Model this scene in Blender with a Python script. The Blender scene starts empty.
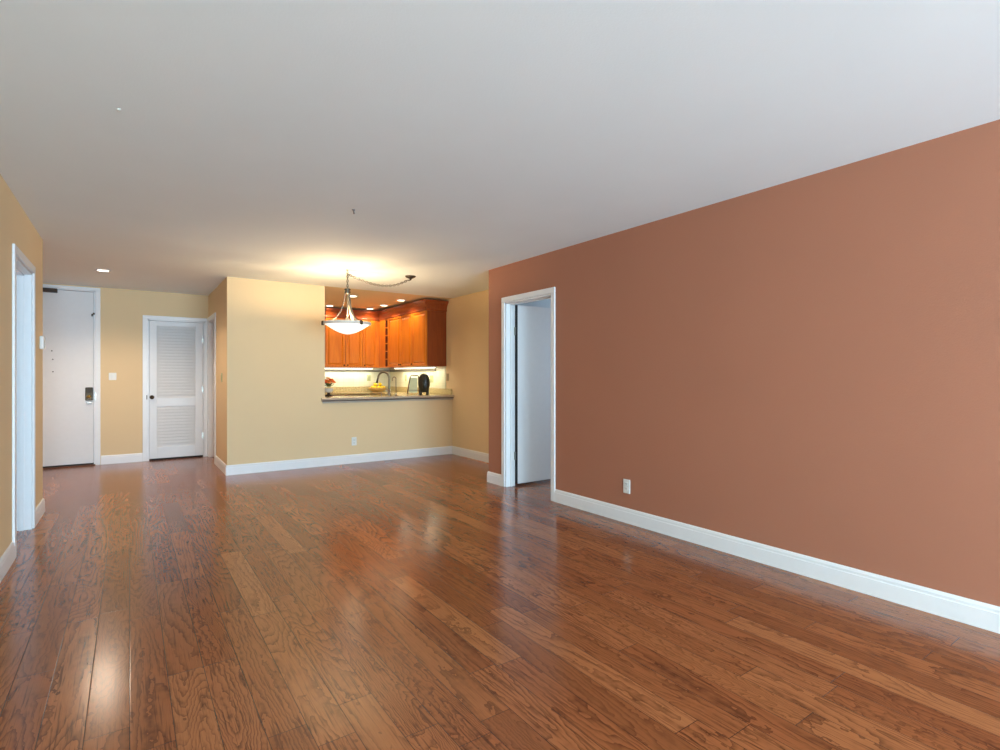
import bpy, bmesh, math, random
from mathutils import Vector, Matrix
random.seed(7)
S = bpy.context.scene
COL = S.collection

# ------------------------------------------------------------------ camera
TH = math.radians(34.94)
cam = bpy.data.cameras.new('camera')
cam.sensor_width = 36.0
cam.lens = 530.0 / 1000 * 36.0
cam.shift_y = 0.001
cam.clip_start = 0.02
camo = bpy.data.objects.new('camera', cam)
COL.objects.link(camo)
camo.location = (0, 0, 1.22)
camo.rotation_euler = (math.pi / 2, 0, -TH)
S.camera = camo

# ------------------------------------------------------------------ view
S.view_settings.view_transform = 'Standard'
S.view_settings.look = 'None'
S.view_settings.gamma = 1.0
S.view_settings.use_curve_mapping = False
S.view_settings.exposure = 0.0

# ------------------------------------------------------------------ sky
W = bpy.data.worlds.new('sky')
S.world = W
W.use_nodes = True
bg = W.node_tree.nodes['Background']
bg.inputs[0].default_value = (0.62, 0.78, 1.0, 1)
bg.inputs[1].default_value = 1.2


def area(name, loc, rot, sx, sy, power, color, spread=180):
    l = bpy.data.lights.new(name, 'AREA')
    l.shape = 'RECTANGLE'
    l.size = sx
    l.size_y = sy
    l.energy = power
    l.color = color
    l.spread = math.radians(spread)
    o = bpy.data.objects.new(name, l)
    COL.objects.link(o)
    o.location = loc
    o.rotation_euler = rot
    return o


DAY = (0.54, 0.79, 1.0)
# daylight through the big glass door behind the camera, and through the windows of the side rooms
area('daylight_back', (1.4, -4.45, 1.15), (math.radians(95), 0, 0), 3.8, 2.1, 660, DAY)
area('upward_fill', (1.4, -4.7, .1), (math.radians(120), 0, 0), 3.8, 1.2, 470, DAY)  # added fill lamp aimed upward to brighten the ceiling, like ground bounce
area('daylight_bedroom', (6.8, 2.8, 1.4), (math.pi / 2, 0, math.pi / 2), 2.2, 1.5, 50, DAY)
area('daylight_study', (-3.4, 4.6, 1.4), (math.pi / 2, 0, -math.pi / 2), 2.0, 1.5, 20, DAY)

WARM = (1.0, 0.72, 0.42)


def point(name, loc, power, color=WARM, r=0.04, parent=None):
    l = bpy.data.lights.new(name, 'POINT')
    l.energy = power
    l.color = color
    l.shadow_soft_size = r
    o = bpy.data.objects.new(name, l)
    COL.objects.link(o)
    o.location = loc
    if parent:
        o.parent = parent
    return o


def spot(name, loc, power, color=WARM, ang=130, parent=None):
    l = bpy.data.lights.new(name, 'SPOT')
    l.energy = power
    l.color = color
    l.spot_size = math.radians(ang)
    l.spot_blend = 0.6
    l.shadow_soft_size = 0.05
    o = bpy.data.objects.new(name, l)
    COL.objects.link(o)
    o.location = loc
    if parent:
        o.parent = parent
    return o


# ------------------------------------------------------------------ materials
def srgb(r, g, b):
    def f(c):
        c /= 255.0
        return c / 12.92 if c <= 0.04045 else ((c + 0.055) / 1.055) ** 2.4
    return (f(r), f(g), f(b), 1)


class NT:
    def __init__(s, name):
        s.m = bpy.data.materials.new(name)
        s.m.use_nodes = True
        s.t = s.m.node_tree
        s.b = s.t.nodes['Principled BSDF']
        s.out = s.t.nodes['Material Output']

    def n(s, typ, **k):
        x = s.t.nodes.new(typ)
        for a, b in k.items():
            setattr(x, a, b)
        return x

    def l(s, a, b):
        s.t.links.new(a, b)

    def math(s, op, a, b=None, c=None):
        x = s.n('ShaderNodeMath', operation=op)
        for i, v in enumerate((a, b, c)):
            if v is None:
                continue
            if isinstance(v, (int, float)):
                x.inputs[i].default_value = v
            else:
                s.l(v, x.inputs[i])
        return x.outputs[0]

    def mix(s, f, a, b, blend='MIX'):
        x = s.n('ShaderNodeMix', data_type='RGBA', blend_type=blend)
        for sock, v in ((x.inputs[0], f), (x.inputs[6], a), (x.inputs[7], b)):
            if isinstance(v, (int, float, tuple)):
                sock.default_value = v
            else:
                s.l(v, sock)
        return x.outputs[2]

    def obj(s, sx=1, sy=1, sz=1):
        tc = s.n('ShaderNodeTexCoord')
        mp = s.n('ShaderNodeMapping')
        mp.inputs['Scale'].default_value = (sx, sy, sz)
        s.l(tc.outputs['Object'], mp.inputs[0])
        return mp.outputs[0]

    def noise(s, vec, scale, detail=2, rough=0.5, dist=0.0):
        x = s.n('ShaderNodeTexNoise')
        s.l(vec, x.inputs['Vector'])
        x.inputs['Scale'].default_value = scale
        x.inputs['Detail'].default_value = detail
        x.inputs['Roughness'].default_value = rough
        x.inputs['Distortion'].default_value = dist
        return x.outputs[0]

    def ramp(s, f, stops):
        x = s.n('ShaderNodeValToRGB')
        e = x.color_ramp.elements
        while len(e) < len(stops):
            e.new(0.5)
        for el, (p, c) in zip(e, stops):
            el.position = p
            el.color = c
        s.l(f, x.inputs[0])
        return x.outputs[0]

    def bump(s, h, dist=1.0, strength=1.0):
        x = s.n('ShaderNodeBump')
        x.inputs['Strength'].default_value = strength
        x.inputs['Distance'].default_value = dist
        s.l(h, x.inputs['Height'])
        s.l(x.outputs[0], s.b.inputs['Normal'])


def plain(name, col, rough=0.5, metal=0.0, var=0.03, nscale=20.0, bump=0.0, spec=0.5):
    """one colour with a little procedural variation and optional surface texture"""
    t = NT(name)
    v = t.obj()
    n = t.noise(v, nscale, 3)
    lo = tuple(c * (1 - var) for c in col[:3]) + (1,)
    hi = tuple(min(1, c * (1 + var)) for c in col[:3]) + (1,)
    t.l(t.ramp(n, [(0.3, lo), (0.7, hi)]), t.b.inputs['Base Color'])
    t.b.inputs['Roughness'].default_value = rough
    t.b.inputs['Metallic'].default_value = metal
    t.b.inputs['Specular IOR Level'].default_value = spec
    if bump:
        t.bump(t.noise(v, 140, 2), bump)
    return t.m


def emit(name, col, strength):
    t = NT(name)
    v = t.obj()
    n = t.noise(v, 8, 1)
    t.l(t.ramp(n, [(0.2, tuple(c * 0.97 for c in col[:3]) + (1,)), (0.8, col)]), t.b.inputs['Emission Color'])
    t.b.inputs['Base Color'].default_value = (0.8, 0.8, 0.78, 1)
    t.b.inputs['Emission Strength'].default_value = strength
    return t.m


def floor_mat():
    t = NT('stained_oak_planks')
    tc = t.n('ShaderNodeTexCoord')
    sep = t.n('ShaderNodeSeparateXYZ')
    t.l(tc.outputs['Object'], sep.inputs[0])
    x, y = sep.outputs[0], sep.outputs[1]
    PW, PL = 0.127, 1.15
    xs = t.math('DIVIDE', x, PW)
    col = t.math('FLOOR', xs)
    u = t.math('FRACT', xs)
    wn = t.n('ShaderNodeTexWhiteNoise', noise_dimensions='1D')
    t.l(t.math('ADD', col, 0.37), wn.inputs['W'])
    yo = t.math('ADD', y, t.math('MULTIPLY', wn.outputs['Value'], 7.3))
    ys = t.math('DIVIDE', yo, PL)
    row = t.math('FLOOR', ys)
    v = t.math('FRACT', ys)
    pid = t.math('ADD', t.math('MULTIPLY', col, 13.371), t.math('MULTIPLY', row, 7.773))
    w2 = t.n('ShaderNodeTexWhiteNoise', noise_dimensions='1D')
    t.l(pid, w2.inputs['W'])
    rc = t.n('ShaderNodeSeparateColor')
    t.l(w2.outputs['Color'], rc.inputs[0])
    r1, r2, r3 = rc.outputs[0], rc.outputs[1], rc.outputs[2]
    # per plank grain space
    cmb = t.n('ShaderNodeCombineXYZ')
    t.l(t.math('ADD', x, t.math('MULTIPLY', r1, 40.0)), cmb.inputs[0])
    t.l(t.math('MULTIPLY', t.math('ADD', yo, t.math('MULTIPLY', r2, 30.0)), 0.13), cmb.inputs[1])
    t.l(t.math('MULTIPLY', r3, 9.0), cmb.inputs[2])
    g = cmb.outputs[0]
    # jagged wobble of the growth rings
    cm2 = t.n('ShaderNodeCombineXYZ')
    t.l(t.math('ADD', x, t.math('MULTIPLY', r2, 17.0)), cm2.inputs[0])
    t.l(t.math('MULTIPLY', yo, 0.55), cm2.inputs[1])
    wob = t.noise(cm2.outputs[0], 38, 2, 0.5)
    field = t.noise(g, 5.5, 1, 0.4, 0.5)
    field = t.math('ADD', field, t.math('MULTIPLY', wob, 0.055))
    dens = t.math('ADD', 15.0, t.math('MULTIPLY', t.math('MULTIPLY', r3, r3), 34.0))
    ph = t.math('FRACT', t.math('MULTIPLY', field, dens))
    # asymmetric ring: soft rise, sharp dark edge
    ring = t.math('POWER', ph, 3.0)
    amp = t.noise(cm2.outputs[0], 7, 2)
    fine = t.noise(t.obj(420, 9, 1), 1.0, 3, 0.6)
    low = t.noise(g, 3.0, 2)
    pal = t.ramp(r1, [(0.0, srgb(140, 80, 45)), (0.3, srgb(160, 96, 56)), (0.62, srgb(172, 106, 62)), (1.0, srgb(194, 126, 78))])
    hue = t.mix(t.math('MULTIPLY', r2, 0.45), pal, srgb(164, 88, 50))
    c = t.mix(t.math('MULTIPLY', low, 0.4), hue, srgb(158, 93, 52))
    c = t.mix(t.math('MULTIPLY', ring, t.math('MULTIPLY', t.math('ADD', 0.62, t.math('MULTIPLY', r2, 0.36)), t.math('MINIMUM', t.math('MULTIPLY', amp, 1.9), 1.0))), c, srgb(82, 39, 19))
    fr = t.math('MULTIPLY', t.math('SUBTRACT', 0.62, fine), 0.9)
    fr = t.math('MAXIMUM', fr, 0.0)
    c = t.mix(fr, c, srgb(88, 46, 28))
    # short dark pores running along the board
    st = t.noise(t.obj(120, 5, 1), 1.0, 2, 0.55, 0.4)
    st = t.math('MULTIPLY', t.math('MAXIMUM', t.math('SUBTRACT', st, 0.54), 0.0), t.math('ADD', 1.8, t.math('MULTIPLY', r2, 5.2)))
    c = t.mix(t.math('MINIMUM', st, 0.75), c, srgb(74, 36, 18))
    # seams
    du = t.math('MULTIPLY', t.math('MINIMUM', u, t.math('SUBTRACT', 1.0, u)), PW)
    dv = t.math('MULTIPLY', t.math('MINIMUM', v, t.math('SUBTRACT', 1.0, v)), PL)
    d = t.math('MINIMUM', du, dv)
    seam = t.math('LESS_THAN', d, 0.0014)
    c = t.mix(t.math('MULTIPLY', seam, 0.85), c, srgb(52, 26, 16))
    t.l(c, t.b.inputs['Base Color'])
    rg = t.math('ADD', 0.16, t.math('MULTIPLY', low, 0.08))
    t.l(rg, t.b.inputs['Roughness'])
    t.b.inputs['Specular IOR Level'].default_value = 0.45
    # surface: every board lies at its own tiny tilt, slight waviness, bevelled seams
    tilt = t.math('MULTIPLY', t.math('MULTIPLY', t.math('SUBTRACT', r3, 0.5), 0.005), t.math('MULTIPLY', u, PW))
    tilt2 = t.math('MULTIPLY', t.math('MULTIPLY', t.math('SUBTRACT', r1, 0.5), 0.004), t.math('MULTIPLY', v, PL))
    wav = t.math('MULTIPLY', t.noise(t.obj(1, 0.5, 1), 5.0, 0), 0.0003)
    bev = t.math('MULTIPLY', t.math('MINIMUM', t.math('DIVIDE', d, 0.003), 1.0), 0.00018)
    h = t.math('ADD', t.math('ADD', tilt, tilt2), t.math('ADD', wav, bev))
    t.bump(h, 1.0)
    return t.m


def cherry_mat(name, a, b, dark, vertical=True):
    t = NT(name)
    v = t.obj(1, 1, 0.12)
    n1 = t.noise(v, 16, 3, 0.55, 0.4)
    n2 = t.noise(t.obj(1, 1, 0.03), 130, 2)
    c = t.ramp(n1, [(0.25, a), (0.75, b)])
    c = t.mix(t.math('MULTIPLY', t.math('MAXIMUM', t.math('SUBTRACT', 0.55, n2), 0.0), 1.2), c, dark)
    t.l(c, t.b.inputs['Base Color'])
    t.b.inputs['Roughness'].default_value = 0.32
    return t.m


def granite_mat():
    t = NT('beige_granite')
    v = t.obj()
    n1 = t.noise(v, 60, 4, 0.7)
    vo = t.n('ShaderNodeTexVoronoi')
    t.l(v, vo.inputs['Vector'])
    vo.inputs['Scale'].default_value = 90
    c = t.ramp(n1, [(0.3, srgb(120, 104, 74)), (0.45, srgb(186, 168, 122)), (0.6, srgb(206, 190, 146)), (0.75, srgb(160, 128, 88))])
    c = t.mix(t.math('LESS_THAN', vo.outputs['Distance'], 0.22), c, srgb(84, 74, 56))
    t.l(c, t.b.inputs['Base Color'])
    t.b.inputs['Roughness'].default_value = 0.15
    return t.m


def tile_mat():
    t = NT('cream_wall_tiles')
    tc = t.n('ShaderNodeTexCoord')
    sep = t.n('ShaderNodeSeparateXYZ')
    t.l(tc.outputs['Object'], sep.inputs[0])
    cb = t.n('ShaderNodeCombineXYZ')
    t.l(t.math('ADD', sep.outputs[0], sep.outputs[1]), cb.inputs[0])
    t.l(sep.outputs[2], cb.inputs[1])
    br = t.n('ShaderNodeTexBrick')
    t.l(cb.outputs[0], br.inputs['Vector'])
    br.offset = 0.0
    br.inputs['Color1'].default_value = srgb(226, 222, 198)
    br.inputs['Color2'].default_value = srgb(218, 216, 188)
    br.inputs['Mortar'].default_value = srgb(204, 200, 172)
    br.inputs['Scale'].default_value = 1.0
    br.inputs['Mortar Size'].default_value = 0.002
    br.inputs['Brick Width'].default_value = 0.1
    br.inputs['Row Height'].default_value = 0.1
    t.l(br.outputs[0], t.b.inputs['Base Color'])
    t.b.inputs['Roughness'].default_value = 0.3
    return t.m


def glass_mat(name, tint, gl=0.12):
    t = NT(name)
    tr = t.n('ShaderNodeBsdfTransparent')
    n = t.noise(t.obj(), 3, 1)
    c = t.ramp(n, [(0, tint), (1, tuple(min(1, a * 1.02) for a in tint[:3]) + (1,))])
    t.l(c, tr.inputs[0])
    g = t.n('ShaderNodeBsdfGlossy')
    g.inputs['Roughness'].default_value = 0.02
    mx = t.n('ShaderNodeMixShader')
    mx.inputs[0].default_value = gl
    t.l(tr.outputs[0], mx.inputs[1])
    t.l(g.outputs[0], mx.inputs[2])
    t.l(mx.outputs[0], t.out.inputs[0])
    return t.m


M = {}
M['floor'] = floor_mat()
M['ceil'] = plain('white_ceiling_paint', srgb(235, 240, 240), 0.9, var=0.01, nscale=2.0, bump=0.0006)
M['tan'] = plain('tan_ceiling_paint', srgb(238, 212, 168), 0.85, var=0.02, nscale=2.0, bump=0.0006)
M['yellow'] = plain('yellow_wall_paint', srgb(231, 204, 160), 0.75, var=0.012, nscale=1.5, bump=0.0008)
M['rust'] = plain('rust_wall_paint', srgb(173, 114, 88), 0.7, var=0.02, nscale=1.5, bump=0.0009)
M['white'] = plain('white_wall_paint', srgb(214, 220, 224), 0.8, var=0.01, nscale=1.5, bump=0.0006)
M['trim'] = plain('white_trim_paint', srgb(237, 237, 237), 0.35, var=0.01)
M['door'] = plain('white_door_paint', srgb(228, 227, 226), 0.4, var=0.01)
M['plate'] = plain('white_plastic', srgb(232, 231, 226), 0.35, var=0.01)
M['slot'] = plain('grey_slots', srgb(120, 118, 112), 0.5)
M['almond'] = plain('almond_plastic', srgb(176, 180, 132), 0.4, var=0.02)
M['taupe'] = plain('taupe_plastic', srgb(176, 150, 110), 0.4, var=0.02)
M['bronze'] = plain('dark_bronze', srgb(70, 56, 40), 0.35, 0.8, var=0.2, nscale=40)
M['brass'] = plain('aged_brass', srgb(176, 140, 70), 0.3, 0.9, var=0.1)
M['darkbrown'] = plain('dark_brown_metal', srgb(52, 36, 20), 0.5, 0.2, var=0.1)
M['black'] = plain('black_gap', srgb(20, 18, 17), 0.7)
M['wood'] = plain('dark_threshold_wood', srgb(96, 58, 34), 0.4, var=0.1, nscale=30)
M['nickel'] = plain('brushed_nickel', srgb(176, 170, 160), 0.3, 1.0, var=0.05, nscale=60)
M['darknickel'] = plain('dark_nickel', srgb(92, 86, 78), 0.35, 0.9, var=0.1, nscale=60)
M['satin'] = plain('satin_nickel', srgb(218, 210, 196), 0.5, 0.1, var=0.04, nscale=60)
M['faucet'] = plain('satin_faucet_nickel', srgb(132, 122, 100), 0.35, 0.7, var=0.06, nscale=60)
M['apron'] = plain('greige_trim', srgb(186, 172, 156), 0.6, var=0.03)
M['armmetal'] = plain('satin_arm_metal', srgb(116, 108, 98), 0.45, 0.5, var=0.05, nscale=60)
M['strip'] = plain('grey_strip_metal', srgb(112, 106, 92), 0.5, var=0.04)
M['steel'] = plain('stainless_steel', srgb(190, 190, 186), 0.25, 1.0, var=0.04)
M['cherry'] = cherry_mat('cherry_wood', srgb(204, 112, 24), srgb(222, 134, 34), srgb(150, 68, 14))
M['cherryd'] = cherry_mat('unlit_tone_cherry_wood', srgb(136, 60, 24), srgb(152, 72, 30), srgb(90, 36, 14))  # darker cherry copy; the end panel's unlit tone is in the colour
M['shadewood'] = plain('shaded_cubby_wood', srgb(110, 44, 18), 0.6)  # wood darkened to put the shade inside the cubbies into its colour
M['granite'] = granite_mat()
M['tile'] = tile_mat()
M['edge'] = plain('granite_edge', srgb(190, 172, 150), 0.3, var=0.25, nscale=160)
M['edged'] = plain('brown_edge_strip', srgb(96, 74, 58), 0.45, var=0.15, nscale=90)
M['bowl'] = emit('frosted_lamp_glass', (1.0, 0.93, 0.80, 1), 1.05)
M['lens'] = emit('lit_lens', (1.0, 0.88, 0.66, 1), 7.0)
M['tube'] = emit('lit_lamp_tube', (1.0, 0.95, 0.72, 1), 5.0)
M['glass'] = glass_mat('clear_glass', (0.96, 0.98, 0.98, 1), 0.06)
M['pale'] = plain('pale_green_glass', srgb(196, 206, 172), 0.1, var=0.06, nscale=12)
M['gloss_black'] = plain('glossy_black_ceramic', srgb(40, 38, 26), 0.4, var=0.3, nscale=14)
M['lemon'] = plain('lemon_peel', srgb(240, 204, 14), 0.45, var=0.06, nscale=60)
M['basket'] = plain('tan_woven_basket', srgb(196, 158, 92), 0.7, var=0.25, nscale=120)
M['red'] = plain('red_petals', srgb(226, 70, 26), 0.6, var=0.2, nscale=60)
M['orange'] = plain('orange_petals', srgb(244, 134, 50), 0.6, var=0.15, nscale=60)
M['leaf'] = plain('green_leaf', srgb(92, 104, 48), 0.6, var=0.2, nscale=60)
M['pot'] = plain('pale_grey_ceramic', srgb(206, 206, 196), 0.3)
M['dirtmark'] = plain('grey_mark', srgb(140, 134, 130), 0.6)


# ------------------------------------------------------------------ mesh helpers
class MB:
    def __init__(s):
        s.bm = bmesh.new()

    def box(s, x0, x1, y0, y1, z0, z1, bev=0.0, seg=2):
        r = bmesh.ops.create_cube(s.bm, size=1.0)
        vs = r['verts']
        bmesh.ops.scale(s.bm, vec=(abs(x1 - x0), abs(y1 - y0), abs(z1 - z0)), verts=vs)
        bmesh.ops.translate(s.bm, vec=((x0 + x1) / 2, (y0 + y1) / 2, (z0 + z1) / 2), verts=vs)
        if bev:
            es = list({e for v in vs for e in v.link_edges})
            bmesh.ops.bevel(s.bm, geom=es, offset=bev, segments=seg, affect='EDGES', profile=0.5)
        return s

    def tube(s, pts, r, seg=10, closed=False):
        pts = [Vector(p) for p in pts]
        n = len(pts)
        rr = r if isinstance(r, (list, tuple)) else [r] * n
        rings = []
        up = None
        for i, p in enumerate(pts):
            a = pts[(i - 1) % n] if (closed or i > 0) else p
            b = pts[(i + 1) % n] if (closed or i < n - 1) else p
            d = (b - a).normalized()
            if up is None:
                up = Vector((0, 0, 1)) if abs(d.z) < 0.9 else Vector((1, 0, 0))
            e1 = (up - d * up.dot(d)).normalized()
            e2 = d.cross(e1)
            up = e1
            rings.append([s.bm.verts.new(p + (e1 * math.cos(2 * math.pi * k / seg) + e2 * math.sin(2 * math.pi * k / seg)) * rr[i]) for k in range(seg)])
        m = n if closed else n - 1
        for i in range(m):
            A, B = rings[i], rings[(i + 1) % n]
            for k in range(seg):
                s.bm.faces.new((A[k], A[(k + 1) % seg], B[(k + 1) % seg], B[k]))
        if not closed:
            s.bm.faces.new(list(reversed(rings[0])))
            s.bm.faces.new(rings[-1])
        return s

    def lathe(s, prof, c=(0, 0, 0), seg=32, sx=1.0, sy=1.0):
        """profile of (radius, z) turned about the vertical through c"""
        rings = []
        for r, z in prof:
            if r < 1e-6:
                rings.append([s.bm.verts.new((c[0], c[1], c[2] + z))])
            else:
                rings.append([s.bm.verts.new((c[0] + sx * r * math.cos(2 * math.pi * k / seg), c[1] + sy * r * math.sin(2 * math.pi * k / seg), c[2] + z)) for k in range(seg)])
        for A, B in zip(rings, rings[1:]):
            for k in range(seg):
                k2 = (k + 1) % seg
                if len(A) == 1 and len(B) == 1:
                    continue
                if len(A) == 1:
                    s.bm.faces.new((A[0], B[k2], B[k]))
                elif len(B) == 1:
                    s.bm.faces.new((A[k], A[k2], B[0]))
                else:
                    s.bm.faces.new((A[k], A[k2], B[k2], B[k]))
        for R, fl in ((rings[0], True), (rings[-1], False)):
            if len(R) > 1 and (prof[0] != prof[-1]):
                s.bm.faces.new(list(reversed(R)) if fl else R)
        return s

    def sphere(s, c, r, sx=1, sy=1, sz=1, u=12, v=8, rot=None):
        q = bmesh.ops.create_uvsphere(s.bm, u_segments=u, v_segments=v, radius=r)
        m = Matrix.Diagonal((sx, sy, sz, 1))
        if rot is not None:
            m = rot.to_4x4() @ m
        bmesh.ops.transform(s.bm, matrix=Matrix.Translation(c) @ m, verts=q['verts'])
        return s

    def sweep(s, path, prof):
        """closed profile of (offset to the right of the path, z) swept along a mitred horizontal path"""
        P = [Vector((p[0], p[1])) for p in path]
        n = len(P)
        rings = []
        for i in range(n):
            ds = []
            if i > 0:
                ds.append((P[i] - P[i - 1]).normalized())
            if i < n - 1:
                ds.append((P[i + 1] - P[i]).normalized())
            ns = [Vector((d.y, -d.x)) for d in ds]
            if len(ns) == 2:
                m = (ns[0] + ns[1])
                m = m / (m.dot(ns[0]))
            else:
                m = ns[0]
            rings.append([s.bm.verts.new((P[i].x + m.x * o, P[i].y + m.y * o, z)) for o, z in prof])
        k = len(prof)
        for A, B in zip(rings, rings[1:]):
            for j in range(k):
                s.bm.faces.new((A[j], A[(j + 1) % k], B[(j + 1) % k], B[j]))
        s.bm.faces.new(rings[0])
        s.bm.faces.new(list(reversed(rings[-1])))
        return s

    def xform(s, m):
        bmesh.ops.transform(s.bm, matrix=m, verts=s.bm.verts[:])
        return s

    def build(s, name, mat, parent=None, smooth=False):
        bmesh.ops.recalc_face_normals(s.bm, faces=s.bm.faces[:])
        me = bpy.data.meshes.new(name)
        s.bm.to_mesh(me)
        s.bm.free()
        if smooth:
            for p in me.polygons:
                p.use_smooth = True
        o = bpy.data.objects.new(name, me)
        COL.objects.link(o)
        me.materials.append(M[mat] if isinstance(mat, str) else mat)
        if parent is not None:
            o.parent = parent
            o.matrix_parent_inverse = Matrix.Translation(-world_loc(parent))
        return o


LOC = {}


def world_loc(o):
    return LOC.get(o.name, Vector((0, 0, 0)))


def empty(name, loc):
    o = bpy.data.objects.new(name, None)
    COL.objects.link(o)
    o.location = loc
    o.empty_display_size = 0.1
    LOC[o.name] = Vector(loc)
    return o


def tag(o, label=None, cat=None, group=None, kind=None):
    if label:
        o['label'] = label
    if cat:
        o['category'] = cat
    if group:
        o['group'] = group
    if kind:
        o['kind'] = kind
    return o


def struct(o, label=None, cat=None):
    return tag(o, label, cat, kind='structure')


# ------------------------------------------------------------------ room shell
H = 2.44
T = 0.12
XR, XD, XL, XH = 3.39, 4.155, -0.64, 0.98      # rust wall, dining wall, left wall, hall side wall
YF, YE, YK, YB = 7.255, 9.13, 9.68, -4.2      # front (pass-through) wall, entry wall, kitchen back wall, glass door wall
YC = 5.08                                      # end of rust wall
YL = 6.25                                      # end of left wall
D3 = (3.965, 4.75)                             # opening in the rust wall
D5 = (4.79, 5.61)                              # opening in the left wall
D4 = (8.33, 9.06)                              # opening in the hall side wall
D1 = (-1.30, -0.385)                           # entry door
D2 = (0.21, 0.93)                              # louvred door
XO = 2.17                                      # left side of the pass-through

struct(MB().box(-3.4, 6.8, -5.2, 10.0, -0.1, 0).build('floor', 'floor'), 'glossy brown stained oak plank floor running away from the camera', 'floor')
c = MB().box(-3.4, 6.8, -4.32, YF, H, H + .1)
c.box(-3.4, XH + T, YF, 10.0, H, H + .1)
c.box(XD, 6.8, YF, 10.0, H, H + .1)
struct(c.build('ceiling', 'ceil'), 'plain white ceiling over the living room and entry', 'ceiling')
struct(MB().box(XH + T, XD, YF, 10.0, H, H + .1).build('ceiling_kitchen', 'tan'), 'tan painted kitchen ceiling beyond the pass-through', 'ceiling')

w = MB().box(XR, XR + T, YB - T, D3[0], 0, H).box(XR, XR + T, D3[1], YC, 0, H).box(XR, XR + T, D3[0], D3[1], 2.03, H)
struct(w.build('wall_right', 'rust'), 'long rust painted wall on the right', 'wall')
struct(MB().box(XR + T, 6.8, YC - T, YC, 0, H).build('wall_return', 'yellow'), 'short return wall behind the end of the rust wall', 'wall')
struct(MB().box(XD, XD + T, YC, YK + T, 0, H).build('wall_dining', 'yellow'), 'yellow wall beyond the rust wall, running into the kitchen', 'wall')
w = MB().box(XH, XO, YF, YF + T, 0, H).box(XO, XD, YF, YF + T, 0, .862)
struct(w.build('wall_front', 'yellow'), 'pale yellow wall with the kitchen pass-through cut into it', 'wall')
w = MB().box(XH, XH + T, YF + T, D4[0], 0, H).box(XH, XH + T, D4[1], YE + .87, 0, H).box(XH, XH + T, D4[0], D4[1], 2.04, H)
struct(w.build('wall_hall', 'yellow'), 'narrow yellow side wall at the right of the louvred door', 'wall')
w = MB().box(-1.72, D1[0], YE, YE + T, 0, H).box(D1[1], D2[0], YE, YE + T, 0, H).box(D2[1], XH, YE, YE + T, 0, H)
w.box(D1[0], D1[1], YE, YE + T, 2.39, H).box(D2[0], D2[1], YE, YE + T, 2.04, H)
struct(w.build('wall_entry', 'yellow'), 'yellow entry wall holding the front door and the louvred door', 'wall')
w = MB().box(XL - T, XL, YB - T, D5[0], 0, H).box(XL - T, XL, D5[1], YL, 0, H).box(XL - T, XL, D5[0], D5[1], 2.04, H)
struct(w.build('wall_left', 'yellow'), 'yellow wall along the left edge with a doorway in it', 'wall')
struct(MB().box(-3.4, XL - T, YL - T, YL, 0, H).box(-1.84, -1.72, YL, YE + T, 0, H).build('wall_hall_left', 'yellow'), 'entry hall walls hidden behind the left wall', 'wall')
struct(MB().box(XH + T, XD, YK, YK + T, 0, H).build('wall_kitchen', 'yellow'), 'back wall of the kitchen', 'wall')
# glass door wall behind the camera
w = MB().box(XL, -.5, YB - T, YB, 0, H).box(3.3, XR, YB - T, YB, 0, H).box(-.5, 3.3, YB - T, YB, 2.2, H)
struct(w.build('wall_back', 'white'), 'wall behind the camera with the sliding glass door', 'wall')
wn = struct(empty('window_1', (1.7, YB - .06, 0)), 'sliding glass door behind the camera', 'window')
f = MB()
for x in (-.5, 1.38, 3.25):
    f.box(x, x + .05, YB - .09, YB - .04, 0, 2.2)
f.box(-.5, 3.3, YB - .09, YB - .04, 0, .06).box(-.5, 3.3, YB - .09, YB - .04, 2.15, 2.2)
f.build('window_frame', 'trim', wn)
MB().box(-.45, 3.25, YB - .07, YB - .062, .06, 2.15).build('pane', 'glass', wn)
# side rooms
w = MB().box(XR + T, 6.8, 1.08, 1.2, 0, H).box(6.6, 6.72, 1.2, 1.7, 0, H).box(6.6, 6.72, 3.9, YC - T, 0, H)
w.box(XR + T, 6.6, YC - T - .012, YC - T, 0, H)
w.box(6.6, 6.72, 1.7, 3.9, 0, .65).box(6.6, 6.72, 1.7, 3.9, 2.15, H)
struct(w.build('wall_bedroom', 'white'), 'white walls of the room behind the rust wall', 'wall')
w = MB().box(-3.4, XL - T, 2.9, 3.0, 0, H).box(-3.32, -3.2, 3.0, 3.6, 0, H).box(-3.32, -3.2, 5.6, YL - T, 0, H)
w.box(-3.32, -3.2, 3.6, 5.6, 0, .65).box(-3.32, -3.2, 3.6, 5.6, 2.15, H)
struct(w.build('wall_study', 'white'), 'white walls of the room left of the doorway', 'wall')
# closet behind the louvred door
struct(MB().box(-.1, XH, 9.86, 9.98, 0, H).box(-.1, 0, YE + T, 9.86, 0, H).build('wall_closet', 'white'), 'closet walls behind the louvred door', 'wall')

# baseboards
BP = [(0, 0), (.015, 0), (.015, .090), (.0125, .094), (.0125, .108), (.009, .117), (.005, .123), (0, .123)]


def base(name, path, label):
    return struct(MB().sweep(path, BP).build(name, 'trim'), label, 'baseboard')


CW = 0.06
def base2(name, path, label):
    """path given so that the room lies on its right"""
    return base(name, path, label)


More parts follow.
